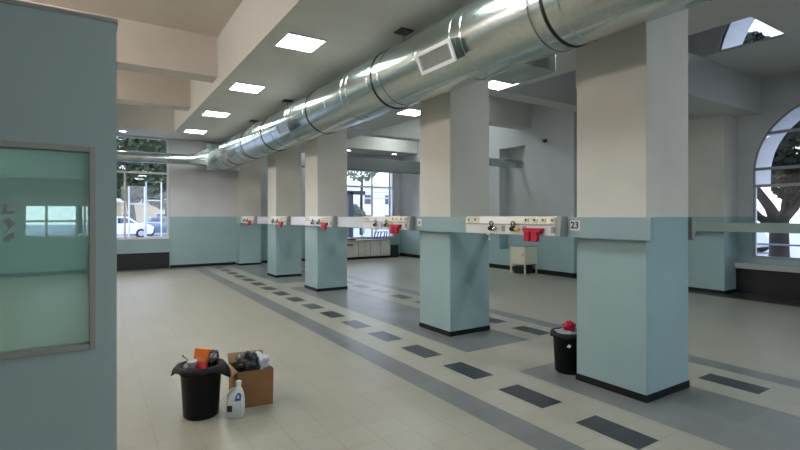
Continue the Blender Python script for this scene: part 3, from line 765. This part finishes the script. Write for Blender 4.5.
# ------------------------------------------------------------------ outside
struct(MB().box(-60, 80, -40, 110, -.12, -.02).build('pavement', 'pave'))
def foliage(cs, n, size, seed):
    rnd = random.Random(seed); mb = MB()
    for c, r, k in cs:
        for _ in range(int(n * k)):
            while True:
                d = Vector((rnd.uniform(-1, 1), rnd.uniform(-1, 1), rnd.uniform(-1, 1)))
                if d.length < 1: break
            d = d.normalized() * d.length ** .5
            p = Vector((c[0] + d.x * r[0], c[1] + d.y * r[1], c[2] + d.z * r[2]))
            q = Vector((rnd.gauss(0, 1), rnd.gauss(0, 1), rnd.gauss(0, 1))).normalized(); a = q.orthogonal().normalized() * size * rnd.uniform(.6, 1.3); b = q.cross(a) * .55
            mb.add([p - a, p + b, p + a, p - b], [(0, 1, 2, 3)])
    return mb
def tree(locn, label, limbs, crown, n, size, leaf, seed, group=None):
    t = thing('tree', label, 'tree', locn, 0, group)
    mb = MB()
    for pts, rs in limbs: mb.tube(pts, rs, 10)
    mb.build('trunk', 'bark', t)
    foliage(crown, n, size, seed).build('foliage', leaf, t)
    return t
# forked tree outside the arched window
tree((14.55, 4.94, -.02), 'dark forked tree outside the arched window', [
    ([(0, 0, 0), (.02, 0, .7), (.0, 0, 1.35), (.05, -.02, 1.6)], [.26, .21, .20, .20]),
    ([(0, 0, 1.35), (-.16, .14, 1.8), (-.42, .36, 2.3), (-.5, .45, 3.2)], [.17, .12, .10, .08]),
    ([(0, 0, 1.25), (-.34, .29, 1.55), (-.54, .46, 1.85), (-.56, .48, 2.3), (-.5, .42, 2.8)], [.15, .09, .08, .07, .05]),
    ([(.1, -.08, 1.6), (.12, -.1, 2.2), (.0, .05, 3.0)], [.10, .06, .05]),
    ([(0, 0, 1.45), (.25, -.2, 1.8), (.45, -.4, 2.6), (.5, -.5, 3.6)], [.17, .14, .11, .08])],
    [((0, -.3, 3.6), (1.3, 1.3, .9), 1), ((.3, -1.0, 2.8), (.7, .8, .6), .5), ((-.6, .2, 2.75), (.5, .45, .35), .25), ((-.2, .1, 4.9), (1.2, 1.3, .8), 1), ((-.1, .55, 6.0), (.35, .35, .35), .12), ((.75, -.5, 2.35), (.5, .6, .55), .35), ((.1, -.05, 2.75), (.5, .5, .4), .3), ((.25, -.2, 2.3), (.4, .4, .35), .10), ((-.2, .0, 4.0), (1.4, 1.4, .9), 1)], 1900, .12, 'leafdark', 3)
tree((21, 1.5, -.02), 'larger dark tree further back behind the forked one', [([(0, 0, 0), (0, 0, 2.5), (.3, 0, 5)], [.3, .25, .15])],
    [((0, 0, 5.2), (2.6, 2.6, 2.2), 1), ((0, 2.0, 3.6), (1.2, 1.4, .8), .4)], 2200, .16, 'leafdark', 4)
# fence outside the arched window
t = thing('fence', 'low pale tube fence outside the arched window', 'fence', (13.2, 4.0, -.02))
for z in (.62, .92): MB().cyl((0, -5, z), (0, 3, z), .022, n=10).build('rail', 'greymetal', t)
for y in (-5, -3, -1, 1, 3): MB().cyl((0, y, 0), (0, y, .95), .025, n=10).build('post', 'greymetal', t)
# parked car seen right
def car(locn, rz, label, paint, L=4.3):
    t = thing('car', label, 'car', locn, rz)
    k = L / 4.3
    prof = [(-2.1, .35), (-2.15, .75), (-2.0, 1.0), (-1.55, 1.05), (-1.2, 1.48), (-.8, 1.56), (.5, 1.54), (1.15, 1.08), (1.95, .95), (2.12, .75), (2.12, .35), (1.75, .26), (-1.75, .26)]
    MB().prism([(x * k, z) for x, z in prof], 'Y', -.83, .83).build('body', paint, t, bevel=.09, segs=3)
    MB().prism([(x * k, z) for x, z in [(-1.42, 1.07), (-1.12, 1.42), (-.25, 1.46), (-.25, 1.07)]], 'Y', -.845, .845).build('side_window', 'carglass', t)
    MB().prism([(x * k, z) for x, z in [(-.15, 1.07), (-.15, 1.46), (.45, 1.44), (.95, 1.09)]], 'Y', -.845, .845).build('side_window', 'carglass', t)
    MB().hexa([(x * k, y, z) for x, y, z in [(.56, -.7, 1.53), (.56, .7, 1.53), (1.14, .72, 1.11), (1.14, -.72, 1.11), (.59, -.7, 1.55), (.59, .7, 1.55), (1.17, .72, 1.13), (1.17, -.72, 1.13)]]).build('windscreen', 'carglass', t)
    for x in (-1.32, 1.32):
        for s in (-1, 1):
            w = MB().cyl((x * k, s * .66, .34), (x * k, s * .87, .34), .34, n=24).build('wheel', 'tyre', t)
            MB().cyl((x * k, s * .86, .34), (x * k, s * .885, .34), .2, n=12).build('hub', 'alu', w)
    for y in (-.6, .6): MB().box(2.08 * k, 2.15 * k, y - .16, y + .16, .68, .82).build('headlight', 'white_metal', t, bevel=.02)
    return t
car((1.55, 40, -.02), 0, 'white car parked outside the far left window', 'carwhite')
car((4.9, 43.5, -.02), .15, 'blue car behind the white one outside the left window', 'carblue')
car((24.0, 10.4, -.02), PI / 2, 'white parked car outside the arched window', 'carwhite')
# gate frames outside the far left window
def gate(x, h):
    mb = MB()
    t = thing('gate_frame', 'left of two white tubular gate frames outside the far window', 'gate', (x, 21.5, -.02), 0, 'white gate frames outside')
    w = .27
    MB().tube([(-w, 0, 0), (-w, 0, h), (w, 0, h), (w, 0, 0)], .028, 8).build('frame', 'steelpale', t)
    for z in (h * .45, h * .75): MB().box(-w, w, -.015, .015, z - .02, z + .02).build('crossbar', 'steelpale', t)
    return t
g = gate(1.42, 2.75)
g2 = gate(2.02, 2.95); g2['label'] = 'right of two white tubular gate frames outside the far window'
tree((2.6, 46, -.02), 'green tree with dark trunk behind the white car', [([(0, 0, 0), (.1, 0, 1.5), (-.1, 0, 3), (0, 0, 5)], [.38, .3, .26, .18]), ([(-.05, 0, 2.6), (1, 0, 4), (1.8, 0, 5.2)], [.2, .15, .1])],
    [((-.8, 0, 6.4), (3.1, 2.4, 2.9), 1), ((1.8, .5, 7.6), (2.8, 2, 3.2), 1), ((.6, 0, 4.2), (2.8, 1.4, 1.4), .8)], 4200, .19, 'leaf', 11)
tree((6.0, 51, -.02), 'green tree at the right of the far left window', [([(0, 0, 0), (0, 0, 2.2), (.2, 0, 4)], [.3, .25, .16])],
    [((0, 0, 5.6), (2.8, 2.2, 3.4), 1)], 5000, .19, 'leaf', 12)
tree((-1.2, 54, -.02), 'distant green tree seen past the left of the white car', [([(0, 0, 0), (0, 0, 2.5), (.2, 0, 5)], [.3, .25, .16])],
    [((0, 0, 6.0), (3.0, 2.2, 3.2), 1)], 5200, .24, 'leaf', 13)
def building(locn, w, d, h, label, m, nx, nz):
    t = thing('building', label, 'building', locn)
    MB().box(-w / 2, w / 2, 0, d, 0, h).build('wall', m, t)
    MB().box(-w / 2 - .2, w / 2 + .2, -.2, d + .2, h, h + .3).build('cornice', 'facade', t)
    for i in range(nx):
        for j in range(nz):
            x = -w / 2 + w * (i + .5) / nx; z = h * (j + .4) / nz
            f = MB().box(x - .55, x + .55, -.06, .0, z - .7, z + .7).build('window', 'whiteframe', t)
            MB().box(x - .47, x + .47, -.08, -.06, z - .62, z + .62).build('pane', 'winglass', f)
    return t
building((8.5, 64, -.02), 14, 8, 3.2, 'low ochre building far behind the trees', 'facade2', 4, 1)
building((34, 56, -.02), 16, 8, 5.5, 'pale building across the street from the kitchen window', 'facade', 5, 2)
tree((12.4, 24.5, -.02), 'small bushy tree outside the kitchen window', [([(0, 0, 0), (0, 0, .8), (.05, 0, 1.6)], [.07, .06, .04])],
    [((0, 0, 1.75), (.55, .5, .55), 1), ((.5, 0, 1.6), (.4, .4, .4), .5)], 900, .10, 'leafpale', 15)
tree((19.2, 36, -.02), 'pale tree behind the canopy outside the kitchen window', [([(0, 0, 0), (0, 0, 3), (.1, 0, 5)], [.16, .12, .08])],
    [((0, 0, 5.8), (1.5, 1.4, 1.3), 1)], 700, .18, 'leafpale', 16)
t = thing('canopy', 'steel entrance canopy outside the kitchen window', 'canopy', (12.3, 20.5, -.02))
MB().box(-2.1, -1.85, -.1, .1, 0, 2.75).build('post', 'navy', t)
MB().box(-2.1, -1.2, -.1, .1, 2.62, 2.8).build('header', 'navy', t)
for z, s in ((2.45, .16), (2.75, .1), (3.05, -.04)):
    MB().tube([(-1.2, 0, z), (4.5, .5, z + s)], .03, 8).build('beam', 'steelpale', t)
MB().box(1.65, 1.75, -.05, .05, 0, 2.9).build('post', plain('blue_post', (.25, .42, .62), .4), t)

# ------------------------------------------------------------------ sky and sun-less daylight
w = bpy.data.worlds.new('World'); C.world = w; w.use_nodes = True
nt = w.node_tree; bg = nt.nodes['Background']
tc = nt.nodes.new('ShaderNodeTexCoord'); sp = nt.nodes.new('ShaderNodeSeparateXYZ'); nt.links.new(tc.outputs['Generated'], sp.inputs[0])
cr = nt.nodes.new('ShaderNodeValToRGB'); cr.color_ramp.elements[0].position = 0; cr.color_ramp.elements[0].color = (.86, .90, 1.0, 1)
cr.color_ramp.elements[1].position = .7; cr.color_ramp.elements[1].color = (.55, .66, 1.0, 1)
nt.links.new(sp.outputs['Z'], cr.inputs[0]); nt.links.new(cr.outputs[0], bg.inputs[0]); bg.inputs[1].default_value = 3.4

# ------------------------------------------------------------------ camera
cam = bpy.data.cameras.new('camera'); co = bpy.data.objects.new('camera', cam); COL.objects.link(co)
co.location = (0, 0, 1.55); co.rotation_euler = (PI / 2, 0, math.radians(-32.72))
cam.sensor_width = 36; cam.lens = 475.9 / 800 * 36; cam.shift_y = -8.6 / 800; cam.clip_start = .05; cam.clip_end = 300
C.camera = co
vs_ = C.view_settings
vs_.view_transform = 'Standard'; vs_.look = 'None'; vs_.exposure = 0.12; vs_.gamma = 1; vs_.use_curve_mapping = False
